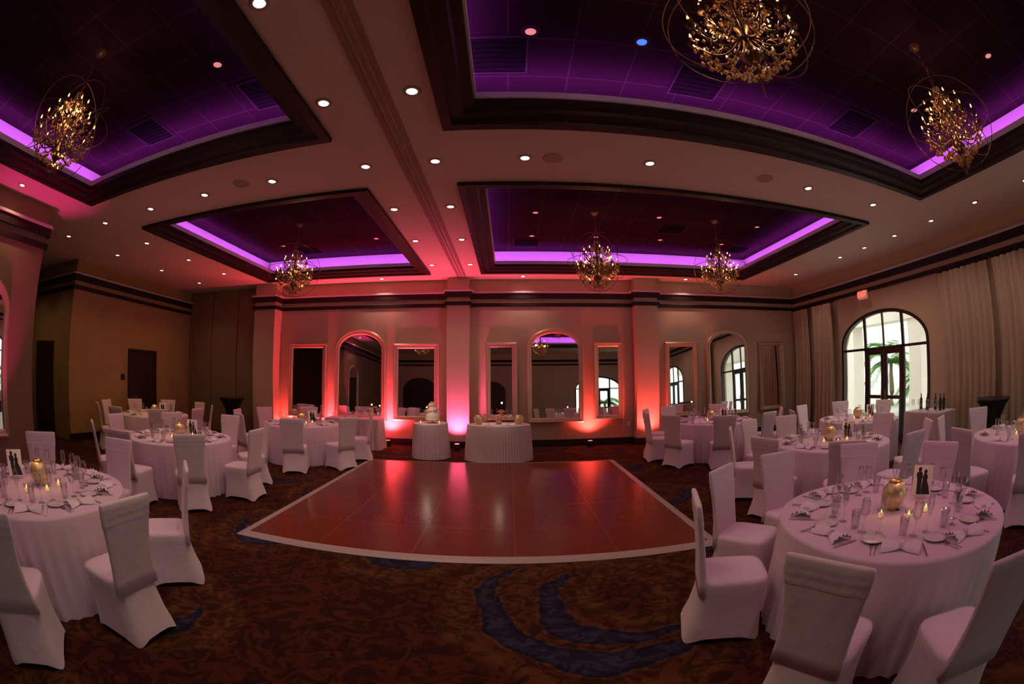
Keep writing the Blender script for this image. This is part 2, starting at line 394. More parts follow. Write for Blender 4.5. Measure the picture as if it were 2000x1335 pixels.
# exterior
struct(MB().box(8.8,40,-30,40,-.15,-.02).box(-20,8.8,-40,-3.95,-.15,-.02).build('ground_exterior',M_conc))
mb=MB()
for y in (-4,-1,2.0,5.4,8.6,12.0): mb.box(12.0,12.6,y-.28,y+.28,0,3.1)
mb.box(11.9,12.7,-8,16,3.1,4.0)
struct(mb.build('wall_exterior_arcade',M_stucco))
def palm(loc,h,s):
    root=empty('palm_tree',loc)
    MB().tube([(0,0,0),(.05,0,h*.3),(0.02,.04,h*.7),(0,0,h)],[.17,.13,.11,.1],8).build('trunk',M_trunk,parent=root,smooth=True)
    mb=MB()
    for k in range(22):
        a=2*PI*k/22+random.random()*.2; el=random.uniform(.1,1.2); L=s*random.uniform(.8,1.1)
        pts=[]
        for i in range(8):
            t=i/7; z=h+L*math.sin(el)*t-L*.9*t*t
            pts.append(Vector((L*t*math.cos(a)*math.cos(el*.5),L*t*math.sin(a)*math.cos(el*.5),z)))
        side=Vector((-math.sin(a),math.cos(a),0))
        for i in range(7):
            for q in range(4):
                p=pts[i].lerp(pts[i+1],q/4); ll=s*.34*(1-abs(i/7-.4))
                for sg in (-1,1):
                    tip=p+side*sg*ll+Vector((math.cos(a)*.15,math.sin(a)*.15,-.12)); w=Vector((math.cos(a),math.sin(a),0))*.045
                    mb.add([p-w,p+w,tip],[(0,1,2)])
    mb.build('fronds',M_leaf,parent=root)
    tag(root,'green palm tree growing outside the glass doors','tree','palm trees outside the windows')
for l,h,s in (((14.4,9.7,0),1.2,1.4),((16.5,13.4,0),1.9,1.6),((18.5,10.2,0),2.4,1.7),((16.5,4.4,0),1.3,1.4),((21,17.5,0),2.6,1.9),((16,-.2,0),1.8,1.5),((6.5,-8,0),1.4,1.4),((2.8,-9,0),1.5,1.4)): palm(l,h,s)
# ------------------------------------------------------------ mirrors
def mirror(X0,X1,z0,z1,arch=None,tr=None,lab=''):
    c=(X0+X1)/2; hw=(X1-X0)/2
    root=empty('wall_mirror',(c,YF-.10,z0) if tr is None else tr[0],0 if tr is None else tr[1])
    if tr is None: root.rotation_euler=(math.radians(-2.2),0,0)
    h=z1-z0
    def outline(ins):
        if arch is None: return [(hw-ins,ins),(hw-ins,h-ins),(-hw+ins,h-ins),(-hw+ins,ins)]
        n=20; sp=arch-z0
        return [(hw-ins,ins)]+[((hw-ins)*math.cos(PI*i/n),sp+(h-sp-ins)*math.sin(PI*i/n)) for i in range(n+1)]+[(-hw+ins,ins)]
    prof=[(0,-.0 if tr else -.07),(0,.05),(.03,.075),(.06,.06),(.10,.055),(.125,.035),(.125,.015)]
    rings=[[(x,-d,z) for x,z in outline(ins)] for ins,d in prof]
    MB().loft(rings,0,False,False).build('frame',M_frame,parent=root)
    g=outline(.12); MB().add([(x,-.02,z) for x,z in g],[tuple(range(len(g)))]).build('mirror_glass',M_mirror,parent=root)
    tag(root,lab,'mirror','framed wall mirrors')
rl='tall rectangular mirror in a champagne frame beside the arched mirror'
al='arched mirror in a champagne frame hung on the cream wall'
mirror(-5.99,-4.80,.61,2.60,lab='wide rectangular mirror in a champagne frame reflecting a dark wall'); mirror(-4.56,-3.12,.62,2.95,2.42,lab=al); mirror(-2.92,-1.74,.64,2.58,lab='wide rectangular mirror in a champagne frame beside the pilaster')
mirror(-.58,.20,.66,2.60,lab=rl); mirror(.43,1.85,.60,2.95,2.45,lab=al); mirror(2.11,2.87,.65,2.60,lab=rl)
mirror(4.04,4.98,.64,2.59,lab=rl); mirror(5.27,6.65,.60,2.94,2.44,lab=al); mirror(7.03,7.95,.64,2.59,lab=rl)
mirror(-7,-5.6,.62,2.95,2.45,tr=((-7.3,2.1,.62),PI/2),lab='arched mirror in a champagne frame near the wall corner')
for x,z in ((3.0,.45),(-1.9,.3)):
    tag(MB().box(x,x+.08,YF-.012,YF,z,z+.12).build('power_outlet',M_card),'small white power outlet on the far wall','outlet')
# ------------------------------------------------------------ curtains
def curtain(y0,y1,x=XR-.1,z1=3.45,lab='tall off-white curtain hanging in soft folds beside the window'):
    mb=MB(); n=int((y1-y0)/.022); vs=[];fs=[];K=6
    ph=random.random()*6
    for i in range(n+1):
        t=y0+(y1-y0)*i/n
        for k in range(K+1):
            z=.02+(z1-.02)*k/K
            a=.045*(1-.35*k/K)
            xx=x-.03+a*math.sin(t*2*PI/.17+ph+.6*math.sin(t*3+k*.25))+.015*math.sin(t*23+k)
            vs.append((xx-.03,t,z))
    for i in range(n):
        for k in range(K):
            p=i*(K+1)+k; fs.append((p,p+K+1,p+K+2,p+1))
    root=empty('curtain',(0,0,0))
    mb.add(vs,fs).build('curtain_fabric',M_curt,parent=root,smooth=True)
    MB().tube([(x-.03,y0-.05,z1+.01),(x-.03,y1+.05,z1+.01)],.018).build('curtain_rail',M_dark,parent=root)
    tag(root,lab,'curtain','tall curtains by the windows')
curtain(8.95,9.9); curtain(10.05,10.85); curtain(2.15,3.5); curtain(3.65,5.05); curtain(-2.9,-1.8)
# ------------------------------------------------------------ exit sign
root=empty('exit_sign',(8.3,7.6,3.42))
MB().box(-.03,.03,-.16,.16,-.1,.1).build('sign_body',M_exit,parent=root)
MB().tube([(0,0,.1),(0,0,.12),(.17,0,.12)],.015).build('bracket',M_black,parent=root)
def textmesh(txt,size,material,parent,loc,rot,name='lettering'):
    tc=bpy.data.curves.new('t','FONT'); tc.body=txt; tc.size=size; tc.align_x='CENTER'; tc.align_y='CENTER'; tc.extrude=.003; tc.offset=.002
    to=bpy.data.objects.new('t',tc); COL.objects.link(to); bpy.context.view_layer.update()
    me=bpy.data.meshes.new_from_object(to.evaluated_get(bpy.context.evaluated_depsgraph_get())); bpy.data.objects.remove(to)
    me.materials.clear(); me.materials.append(material)
    o=bpy.data.objects.new(name,me); COL.objects.link(o); o.parent=parent; o.location=loc; o.rotation_euler=rot; return o
textmesh('EXIT',.17,M_red,root,(-.033,0,0),(PI/2,0,-PI/2))
tag(root,'red lettered EXIT sign high on the window wall','sign')
# ------------------------------------------------------------ ceiling fixtures
def mk_down(lens,ringm):
    r=empty('recessed_downlight'); MB().lathe([(.048,-.002),(.052,-.012),(.078,-.010),(.088,0)],24).build('trim_ring',ringm,parent=r,smooth=True)
    vs=[(0.051*math.cos(2*PI*i/20),0.051*math.sin(2*PI*i/20),-.006) for i in range(20)]
    MB().add(vs,[tuple(reversed(range(20)))]).build('lens',lens,parent=r); return r
pD=tag(mk_down(M_lens,M_ring),'round recessed downlight glowing in the cream ceiling','ceiling light','recessed ceiling downlights')
pd=tag(mk_down(M_lensdim,M_vent),'dim reddish recessed downlight in the dark ceiling tray','ceiling light','tray downlights')
pb=tag(mk_down(M_lensblue,M_vent),'blue glowing recessed downlight in the dark ceiling tray','ceiling light','tray downlights')
DL=[(x,y) for x in(-.84,-1.69) for y in(.2,1.7,3.14,4.55,6.0,7.6,9.4)]
DL+=[(.19,4.52),(1.66,4.5),(4.1,4.5),(5.6,4.5)]+[(x,4.6) for x in(-3.04,-4.26,-5.53,-6.95,-8.5)]
DL+=[(7.4,y) for y in(1.9,3.2,4.4,5.5,6.5,7.4,9.3)]+[(-7.1,6.0),(-7.1,7.5),(-7.1,9.0),(-6.9,2.4),(-8.6,6.3),(-8.6,8.0),(-8.6,9.7),(-10.5,4.7),(-12,4.7),(.35,10.6),(-3.2,10.6),(4.6,10.6)]
for x,y in DL:
    inst(pD,(x,y,H))
    left=x<-6.5
    light('SPOT','downlight_lamp',(x,y,H-.03),20 if left else 22,(1.0,.62,.30) if left else (1.0,.71,.55),spot_size=math.radians(120),spot_blend=.8,shadow_soft_size=.045,aim=(x,y,0))
for x,y in [(.2,2.95),(2.6,2.95),(4.9,2.6),(4.9,1.0),(2.7,.6),(.3,.8),(.4,6.1),(1.9,6.2),(3.3,6.2),(4.7,6.3),(.5,7.7),(2.9,7.7),(5.2,7.7),(.5,9.1),(1.9,9.1),(3.4,9.1),(5,9.1),(-5.3,2.6),(-2.9,2.7),(-2.9,1.2),(-5.3,6.3),(-2.9,6.3),(-2.9,9),(-5.3,9)]:
    inst(pd,(x,y,ZR))
for x,y in [(2.6,2.95),(4.9,2.6),(2.7,.6),(4.9,1.0),(4.7,6.3),(5.2,7.7),(3.3,9.0),(-5.3,2.6),(-2.9,1.2),(-5.3,6.3),(-2.9,6.3),(-5.3,9)]:
    light('SPOT','tray_lamp',(x,y,ZR-.03),48,(1.0,.32,.60),spot_size=math.radians(85),spot_blend=.8,shadow_soft_size=.05,aim=(x,y,0))
inst(pb,(1.23,2.97,ZR))
for p in(pD,pd,pb): kill(p)
p=MB().lathe([(0.001,-.012),(.11,-.012),(.125,0)],28).build('ceiling_speaker',M_ring,smooth=False); tag(p,'round flush speaker grille in the cream ceiling','speaker','ceiling speakers')
for x,y in((.51,4.52),(3.3,4.48),(-3.5,4.5)): inst(p,(x,y,H))
kill(p)
v=empty('ceiling_vent'); MB().box(-.29,.29,-.29,-.27,-.02,0).box(-.29,.29,.27,.29,-.02,0).box(-.29,-.27,-.27,.27,-.02,0).box(.27,.29,-.27,.27,-.02,0).build('vent_frame',M_vent,parent=v)
mb=MB(); 
for i in range(7): mb.box(-.27,.27,-.265+i*.076,-.20+i*.076,-.012,0)
mb.build('louvres',M_louvre,parent=v); tag(v,'square air vent with louvres in the dark ceiling','vent','ceiling vents')
for x,y in((-.1,3.3),(2.0,3.45),(4.3,3.4),(.4,9.55),(3.4,8.3),(5.6,9.4),(-2.6,3.4),(-4.6,3.4),(-4.8,9.5),(-3.1,6.0)): inst(v,(x,y,ZR))
kill(v)
# ------------------------------------------------------------ chandelier
def chandelier():
    r=empty('chandelier')
    MB().lathe([(.001,-.50),(.02,-.47),(.012,-.43),(.05,-.38),(.09,-.32),(.05,-.26),(.025,-.2),(.03,-.1),(.06,-.04),(.03,.02),(.02,.15),(.045,.22),(.02,.28),(.015,.5),(.03,.53),(.001,.56)],16).build('central_stem',M_bronze,parent=r,smooth=True)
    mb=MB()
    n=int((ZR-3.75-.56)/.05)
    for i in range(n+1):
        z=.57+i*.05; X=Matrix.Translation((0,0,z))@Matrix.Rotation((i%2)*PI/2,4,'Z')
        mb.tube([(.014*math.cos(t*PI/4),0,.03*math.sin(t*PI/4)) for t in range(8)],.004,5,closed=True,X=X)
    mb.build('chain',M_bronze,parent=r)
    MB().lathe([(.001,ZR-3.75-.06),(.05,ZR-3.75-.05),(.08,ZR-3.75)],16).build('ceiling_canopy',M_bronze,parent=r,smooth=True)
    def ring(R,X):
        mb=MB(); mb.tube([(R*math.cos(2*PI*i/48),R*math.sin(2*PI*i/48),0) for i in range(48)],.005,6,closed=True,X=X); mb.build('orb_ring',M_bronze,parent=r,smooth=True)
    ring(.58,Matrix.Identity(4)); ring(.575,Matrix.Rotation(PI/2,4,'X')); ring(.57,Matrix.Rotation(PI/2,4,'Y')); ring(.56,Matrix.Rotation(PI/4,4,'X')); 
    def arm(R,z0,z1):
        pts=[]
        for i in range(13):
            t=i/12; x=.03+(R-.03)*t; z=z0+(z1-z0)*t**3-.13*math.sin(PI*t)
            pts.append((x,0,z))
        mb=MB().tube(pts,.008,6); 
        mb.tube([(R*.55+.05*math.cos(a),0,z0-.02+.05*math.sin(a)) for a in [k*PI/5 for k in range(9)]],.005,5)
        mb.lathe([(.001,z1-.01),(.035,z1),(.04,z1+.015),(.010,z1+.02),(.010,z1+.075),(.001,z1+.075)],10,(R,0,0))
        return mb
    def bulb(R,z1):
        return MB().lathe([(.001,z1+.075),(.008,z1+.083),(.009,z1+.095),(.005,z1+.112),(.001,z1+.122)],8,(R,0,0))
    for cnt,R,z0,z1 in((12,.40,-.14,-.10),(8,.25,.10,.14)):
        A=arm(R,z0,z1).build('arm',M_bronze,smooth=True); B=bulb(R,z1).build('flame_bulb',M_bulb,smooth=True)
        A.parent=r; B.parent=r
        for i in range(1,cnt):
            for s in(A,B):
                c=s.copy(); COL.objects.link(c); c.parent=r; c.rotation_euler=(0,0,2*PI*i/cnt+(.3 if R<.3 else 0))
    mb=MB(); rnd=random.Random(3)
    def drop(p,s):
        x,y,z=p; w=s*.35
        mb.add([(x,y,z),(x+w,y,z-s*.6),(x,y+w,z-s*.6),(x-w,y,z-s*.6),(x,y-w,z-s*.6),(x,y,z-s)],[(0,1,2),(0,2,3),(0,3,4),(0,4,1),(5,2,1),(5,3,2),(5,4,3),(5,1,4)])
    for cnt,R,z in((12,.40,-.14),(12,.34,-.22),(10,.28,-.27),(8,.25,.10),(6,.14,.0),(10,.17,-.34),(8,.12,.3),(6,.08,-.42)):
        for i in range(cnt):
            for q in range(4):
                a=2*PI*(i+q/4)/cnt; rr=R*(1-.06*(q%2)); zz=z-.05*math.sin(PI*q/4)
                drop((rr*math.cos(a),rr*math.sin(a),zz),.035+.03*rnd.random())
    for k in range(12):
        a=2*PI*k/12
        for q in range(14):
            t=q/13; rr=.04+.35*t**1.6; z=.42-.50*t+.02*math.sin(q)
            drop((rr*math.cos(a),rr*math.sin(a),z),.026)
    o=mb.build('crystal_drops',M_crystal,parent=r); o['kind']='stuff'
    return tag(r,'','chandelier','crystal orb chandeliers')
ch=chandelier()
for x,y,s in((1.6,7.65,.95),(4.1,7.65,.95),(-4.2,7.7,.95),(-4.0,1.7,.89),(1.44,1.72,.89),(3.95,1.68,.89)):
    inst(ch,(x,y,ZR-s),random.random(),'ornate bronze crystal chandelier with candle bulbs and orb rings',scale=s)
    light('POINT','chandelier_glow',(x+.2,y-.12,ZR-s+.02),7,(1.0,.57,.33),shadow_soft_size=.03)
    light('POINT','chandelier_glow',(x-.2,y+.12,ZR-s+.02),7,(1.0,.57,.33),shadow_soft_size=.03)
kill(ch)
# ------------------------------------------------------------ dance floor
DX0,DX1,DY0,DY1=-2.95,2.14,3.85,8.88
root=empty('dance_floor',(DX0,DY0,0))
W,D=DX1-DX0,DY1-DY0
MB().box(.12,W-.12,.12,D-.12,0.002,.022).build('parquet_panels',M_dance,parent=root)
mb=MB(); 
prof=[(0,.003),(.05,.018),(.12,.025),(.12,.01)]
sweep((0,W,0,D),prof,mb); mb.build('edging',M_border,parent=root)
tag(root,'large glossy cherry wood dance floor with white edging on the carpet','dance floor')
# ------------------------------------------------------------ chair
def sup(hx,hy,n,N=32,cx=0,cy=0,z=0):
    out=[]
    for i in range(N):
        a=2*PI*i/N; c,s=math.cos(a),math.sin(a)
        x=hx*abs(c)**(2/n)*(1 if c>=0 else -1); y=hy*abs(s)**(2/n)*(1 if s>=0 else -1)
        out.append((cx+x,cy+y,z))
    return out
def mkchair():
    r=empty('banquet_chair')
    rings=[]
    for z,hx,hy,k,cx in((0.0,.285,.250,.045,-.03),(.05,.275,.244,.03,-.03),(.16,.250,.226,.012,-.02),(.28,.234,.218,.004,-.01),(.38,.230,.221,0,-.005),(.440,.230,.226,0,0),(.462,.224,.219,0,0),(.470,.19,.19,0,0),(.471,.08,.08,0,0)):
        n=4.5
        ring=[]
        for i in range(40):
            a=2*PI*i/40; c,s=math.cos(a),math.sin(a)
            pull=1-(.04*math.cos(2*a)**2 if z<.3 else 0)*(1-z/.3)
            x=hx*abs(c)**(2/n)*(1 if c>=0 else -1)*pull; y=hy*abs(s)**(2/n)*(1 if s>=0 else -1)*pull
            ring.append((cx+x,y,z+.002+k*math.cos(2*a)**2))
        rings.append(ring)
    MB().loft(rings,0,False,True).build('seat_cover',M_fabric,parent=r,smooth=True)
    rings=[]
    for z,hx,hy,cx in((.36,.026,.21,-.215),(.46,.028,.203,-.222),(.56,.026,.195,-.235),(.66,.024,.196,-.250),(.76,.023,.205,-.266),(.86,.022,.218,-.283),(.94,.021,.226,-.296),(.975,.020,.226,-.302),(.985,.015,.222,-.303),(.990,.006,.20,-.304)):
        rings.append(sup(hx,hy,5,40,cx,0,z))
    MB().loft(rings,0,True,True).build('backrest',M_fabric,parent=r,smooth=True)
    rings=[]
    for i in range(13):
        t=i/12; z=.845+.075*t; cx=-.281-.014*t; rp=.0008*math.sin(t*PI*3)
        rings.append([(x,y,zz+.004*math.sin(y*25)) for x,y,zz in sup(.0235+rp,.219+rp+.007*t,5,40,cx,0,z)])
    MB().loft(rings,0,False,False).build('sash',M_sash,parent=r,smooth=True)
    return tag(r,'','chair')
pch=mkchair()
def chairs(c,degs,ring=1.24,what='a round table'):
    for d in degs:
        a=math.radians(d+random.uniform(-1.5,1.5)); rr=ring+random.uniform(-.005,.03)
        inst(pch,(c[0]+rr*math.cos(a),c[1]+rr*math.sin(a),0),a+PI+random.uniform(-.06,.06),'white covered banquet chair at '+what,'covered chairs at '+what)
# ------------------------------------------------------------ tables
def cloth(R,h,folds=26,amp=.022,seg=208,seed=0,flare=.02):
    rnd=random.Random(seed); ph=[rnd.uniform(0,6) for _ in range(4)]
    mb=MB(); rings=[]
    lv=[(0.02,h),(R*.5,h),(R*.97,h),(R,h-.004),(R+.004,h-.02)]
    for r,z in lv: rings.append([(r*math.cos(2*PI*i/seg),r*math.sin(2*PI*i/seg),z) for i in range(seg)])
    for k in range(1,9):
        t=k/8; z=(h-.02)*(1-t)+.004*t; ring=[]
        for i in range(seg):
            a=2*PI*i/seg
            f=math.sin(folds*a+ph[0]+.9*math.sin(3*a+ph[1])); f=(1-abs(f))*1.6-.8+.3*math.sin(2*folds*a+ph[2])
            r=R+.004+flare*t+amp*f*min(1,t*1.5)
            ring.append((r*math.cos(a),r*math.sin(a),z))
        rings.append(ring)
    return mb.loft(list(rings),0,False,False)
def mktable(R,seed):
    r=empty('round_table')
    MB().lathe([(.001,.70),(R-.02,.70),(R-.01,.745),(.001,.745)],48).build('tabletop',M_door,parent=r)
    MB().lathe([(.001,.72),(.05,.70),(.05,.1),(.3,.02),(.3,0.001),(.001,.001)],16).build('pedestal',M_black,parent=r)
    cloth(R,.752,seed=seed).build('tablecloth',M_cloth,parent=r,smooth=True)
    return r
TT=dict(T1=((2.62,1.95),.94),T2=((4.4,4.75),.92),T3=((4.3,8.6),.92),T4=((6.75,6.4),.9),T5=((6.4,2.2),.9),T6=((-3.78,1.72),.92),T7=((-5.0,5.2),.9),T8=((-4.3,8.4),.85),T9=((-8.0,7.4),.9))
for i,(k,(c,R)) in enumerate(TT.items()):
    o=mktable(R,i); o.location=(c[0],c[1],0); tag(o,'round banquet table under a floor-length white tablecloth','table','round banquet tables')
chairs(TT['T1'][0],[22,58,95,127,161,206,245],1.235,'the glass-laden round table')
chairs(TT['T2'][0],[152,195,235,275,318,8,80,115],1.25,'a round table near the windows')
chairs(TT['T3'][0],[178,214,252,290,330,60,110,145],1.23,'a round table by the far wall')
chairs(TT['T4'][0],[20,65,110,155],1.24,'a round table by the glass doors')
chairs(TT['T5'][0],[60,110,160,205],1.24,'a round table by the curtains')
chairs(TT['T6'][0],[0,42,105,150,195,316],1.24,'the round table near the wall mirror')
chairs(TT['T7'][0],[318,4,277,237,45,90,140,190],1.23,'a round table beside the dance floor')
chairs(TT['T8'][0],[290,335,238,18,110,155,195],1.19,'a round table beside the buffet')
chairs(TT['T9'][0],[0,40,80,120,160,200,240,280,320],1.24,'a round table by the tan wall')
kill(pch)
# ------------------------------------------------------------ tableware protos
def mk(name,mb,m,label,cat,group,smooth=True): return tag(mb.build(name,m,smooth=smooth),label,cat,group)
wine=mk('wine_glass',MB().lathe([(.001,.002),(.034,.002),(.034,.005),(.005,.012),(.004,.085),(.012,.10),(.030,.12),(.036,.15),(.034,.185),(.029,.215),(.028,.215),(.033,.18),(.034,.15),(.028,.122),(.001,.104)],20),M_glass,'clear stemmed wine glass on a white tablecloth','glass','stemmed glasses on the tables')
flute=mk('champagne_flute',MB().lathe([(.001,.002),(.03,.002),(.03,.005),(.004,.012),(.004,.09),(.014,.11),(.024,.15),(.026,.19),(.022,.235),(.021,.235),(.024,.19),(.021,.15),(.001,.10)],20),M_glass,'tall clear champagne flute on a white tablecloth','glass','champagne flutes on the tables')
tumb=mk('water_glass',MB().lathe([(.001,.002),(.028,.002),(.036,.12),(.034,.12),(.026,.012),(.001,.012)],20),M_glass,'clear water tumbler on a white tablecloth','glass','water glasses on the tables')
plate=mk('bread_plate',MB().lathe([(.001,.004),(.05,.004),(.055,.002),(.085,.014),(.086,.016),(.055,.008),(.001,.008)],32),M_china,'small white china bread plate on the tablecloth','plate','bread plates on the tables')
def napmesh():
    mb=MB(); n=16; vs=[];fs=[]
    K=10
    for i in range(n+1):
        x=-.13+.26*i/n; w=.018+.065*abs(x/.13)**.8; 
        for k in range(K+1):
            t=-1+2*k/K; vs.append((x,t*w,.014+.032*(1-t*t)*(.4+.6*abs(x/.13))+.009*(1 if k%2 else -1)*min(1,abs(x)*20)))
    for i in range(n):
        for k in range(K):
            p=i*(K+1)+k; fs.append((p,p+K+1,p+K+2,p+1))
    mb.add(vs,fs); 
    vs=[(-.13,-.083,.001),(-.13,.083,.001),(0,.018,.001),(.13,.083,.001),(.13,-.083,.001),(0,-.018,.001)]
    mb.add(vs,[(0,1,2,5),(2,3,4,5)])
    mb.tube([(0,-.02,.012),(0,-.012,.042),(0,.012,.042),(0,.02,.012)],.014,8)
    return mb
nap=mk('napkin',napmesh(),M_nap,'white linen napkin folded into a bow on the tablecloth','napkin','folded napkins on the tables')
fk=MB().box(-.003,.003,-.09,.02,.002,.005).box(-.011,.011,.02,.045,.002,.005)
for q in range(4): fk.box(-.011+q*.0065,-.0085+q*.0065,.045,.09,.002,.005)
fork=mk('fork',fk,M_steel,'polished steel dinner fork laid on the tablecloth','fork','forks on the tables',False)
knife=mk('knife',MB().box(-.005,.005,-.10,-.01,.002,.007).add([(-.006,-.01,.002),(.008,-.01,.002),(.009,.08,.002),(-.002,.115,.002),(-.006,-.01,.004),(.008,-.01,.004),(.009,.08,.004),(-.002,.115,.004)],[(0,3,2,1),(4,5,6,7),(0,1,5,4),(1,2,6,5),(2,3,7,6),(3,0,4,7)]),M_steel,'polished steel dinner knife laid on the tablecloth','knife','knives on the tables',False)
def mkvotive():
    r=empty('votive_candle'); MB().lathe([(.001,.002),(.026,.002),(.034,.07),(.032,.07),(.024,.008),(.001,.008)],18).build('glass_holder',M_glass,parent=r,smooth=True)
    MB().lathe([(.001,.009),(.022,.009),(.026,.035),(.001,.036)],14).build('candle',M_wax,parent=r,smooth=True)
    MB().lathe([(.001,.036),(.005,.043),(.004,.052),(.001,.060)],8).build('flame',M_flame,parent=r,smooth=True)
    return tag(r,'lit votive candle in a small clear glass holder','candle','votive candles on the tables')
vot=mkvotive()
def mkglobe():
    r=empty('globe_vase'); MB().lathe([(.001,.002),(.045,.002),(.05,.012),(.085,.045),(.105,.10),(.095,.155),(.06,.19),(.05,.2),(.045,.195),(.085,.15),(.09,.10),(.001,.02)],28).build('globe',M_gold,parent=r,smooth=True)
    MB().lathe([(.048,.198),(.054,.20),(.054,.21),(.046,.21)],24).build('rim',M_tan,parent=r,smooth=True)
    return tag(r,'round gold mercury glass globe vase on the table','vase','gold globe centrepieces')
glb=mkglobe()
def mkcard():
    r=empty('table_card')
    MB().box(-.088,.088,-.003,.003,.02,.25).build('card',M_card,parent=r)
    MB().box(-.05,.05,-.02,.02,0.002,.02).build('card_stand',M_steel,parent=r)
    for sgn in(-1,1):
        mb=MB(); y=-.0045 if sgn<0 else .0045; sx,sz=1.5,1.2
        g=[(-.030,.025),(-.034,.12),(-.042,.15),(-.038,.165),(-.022,.172),(-.008,.165),(-.002,.14),(-.006,.12),(-.004,.025)]
        mb.add([(x*sx,y,z*sz) for x,z in g],[tuple(range(len(g)))])
        mb.add([(-.033+.016*math.cos(a*PI/6),y,.220+.018*math.sin(a*PI/6)) for a in range(12)],[tuple(range(12))])
        b=[(-.004,.025),(.054,.025),(.040,.08),(.026,.115),(.030,.135),(.024,.155),(.006,.158),(-.002,.135),(.000,.115),(-.003,.08)]
        mb.add([(x*sx,y-.0003*sgn*-1,z*sz) for x,z in b],[tuple(range(len(b)))])
        mb.add([(.020+.015*math.cos(a*PI/6),y,.203+.017*math.sin(a*PI/6)) for a in range(12)],[tuple(range(12))])
        mb.build('silhouette',M_black,parent=r)
    return tag(r,'white table card printed with a black couple silhouette','card','table cards')
crd=mkcard()
ZT=.753
def setting(c,R,deg,detail):
    a=math.radians(deg)
    def P(rad,side): 
        return (c[0]+rad*math.cos(a)-side*math.sin(a),c[1]+rad*math.sin(a)+side*math.cos(a),ZT)
    rz=a+PI/2
    inst(nap,P(R-.19,0),rz+random.uniform(-.3,.3))
    inst(wine,P(R-.40,.10),0); inst(tumb,P(R-.42,.01+random.uniform(-.01,.01)),0)
    if detail>=1:
        inst(plate,P(R-.32,-.19),0); inst(flute,P(R-.47,.20),0)
    if detail>=2:
        inst(fork,P(R-.17,-.165),a+PI/2+random.uniform(-.1,.1)); inst(fork,P(R-.17,-.195),a+PI/2); inst(knife,P(R-.17,.165),a+PI/2+random.uniform(-.1,.1))
cardpos={'T1':(2.98,1.98),'T6':(-4.14,1.62)}
for k,det in (('T1',2),('T6',2),('T2',1),('T7',1),('T3',1),('T4',0),('T8',0),('T9',0),('T5',0)):
    c,R=TT[k]; n=9 if det else 7
    off={'T1':-18,'T6':6}.get(k,random.uniform(0,40))
    for i in range(n): setting(c,R,off+i*360/n,det)
    inst(glb,(c[0]-.02,c[1]+.05,ZT),0)
    ca=math.atan2(c[1],c[0])
    for s in range(3):
        a=ca+2.6+s*.95; inst(vot,(c[0]+.24*math.cos(a),c[1]+.24*math.sin(a),ZT))
    cp=cardpos.get(k,(c[0]+.26*math.cos(ca-1.2),c[1]+.26*math.sin(ca-1.2)))
    inst(crd,(cp[0],cp[1],ZT),math.atan2(cp[1],cp[0])-PI/2)
    light('POINT','candle_and_fill_glow',(c[0],c[1],ZT+.3),.8,(1,.5,.2),shadow_soft_size=.02)
# ------------------------------------------------------------ special tables
def skirted(name,loc,R,h,label,sx=1,sy=1,rot=0,folds=20,cat='table'):
    r=empty(name,loc,rot); o=cloth(R,h,folds=folds,amp=.026,seg=folds*10,flare=.04,seed=int(R*100)).build('tablecloth',M_cloth,parent=r,smooth=True)
    o.scale=(sx,sy,1)
    t=MB().lathe([(.001,h-.04),(R-.02,h-.04),(R-.01,h-.006),(.001,h-.006)],40).build('tabletop',M_door,parent=r); t.scale=(sx,sy,1)
    return tag(r,label,cat)
skirted('cake_table',(-1.70,9.45,0),.37,.76,'small round cake table with white floor-length cloth',folds=16)
skirted('sweetheart_table',(-.22,9.25,0),.66,.76,'small oval table for two with pleated white cloth',sy=.62,folds=34)
def recttable(name,x0,x1,y0,y1,h,label):
    r=empty(name,((x0+x1)/2,(y0+y1)/2,0)); hx,hy=(x1-x0)/2,(y1-y0)/2
    rings=[]
    N=240
    for z,e,am in((h,-.02,0),(h-.004,0,0),(h-.03,.006,0.002),(h*.6,.012,.012),(h*.3,.02,.018),(.005,.03,.024)):
        ring=[]
        per=4*(hx+hy)
        for i in range(N):
            s=per*i/N; 
            w=am*math.sin(s*2*PI/.13+.7*math.sin(s*3))
            X,Y=hx+e+w,hy+e+w
            if s<2*hx: p=(-X+ (s/(2*hx))*2*X,-Y)
            elif s<2*hx+2*hy: p=(X,-Y+((s-2*hx)/(2*hy))*2*Y)
            elif s<4*hx+2*hy: p=(X-((s-2*hx-2*hy)/(2*hx))*2*X,Y)
            else: p=(-X,Y-((s-4*hx-2*hy)/(2*hy))*2*Y)
            ring.append((p[0],p[1],z))
        rings.append(ring)
    rings.reverse()
    MB().loft(rings,0,False,True).build('tablecloth',M_cloth,parent=r)
    MB().box(-hx+.03,hx-.03,-hy+.03,hy-.03,h-.05,h-.008).build('tabletop',M_door,parent=r)
    return tag(r,label,'table')
recttable('buffet_table',-4.45,-3.05,9.98,10.48,.74,'long narrow table with white cloth below the mirrors')
recttable('bar_table',7.35,8.1,4.6,5.55,.86,'white clothed bar table holding bottles by the glass doors')
bot=tag(MB().lathe([(.001,.002),(.036,.002),(.037,.17),(.033,.20),(.014,.235),(.013,.29),(.015,.30),(.001,.30)],16).build('bottle',M_wine,smooth=True),'dark glass bottle standing on the bar table','bottle','bottles on the bar table')
for x,y in((7.7,4.8),(7.8,5.0),(7.85,4.8),(7.75,5.2),(7.9,5.3),(7.78,5.4)): inst(bot,(x,y,.862),0)
for i in range(7): inst(wine,(7.43+.09*(i%2),4.72+.11*i,.862),0,'clear stemmed glass on the bar table')
kill(bot)
r=empty('wedding_cake',(-1.64,9.38,.762))
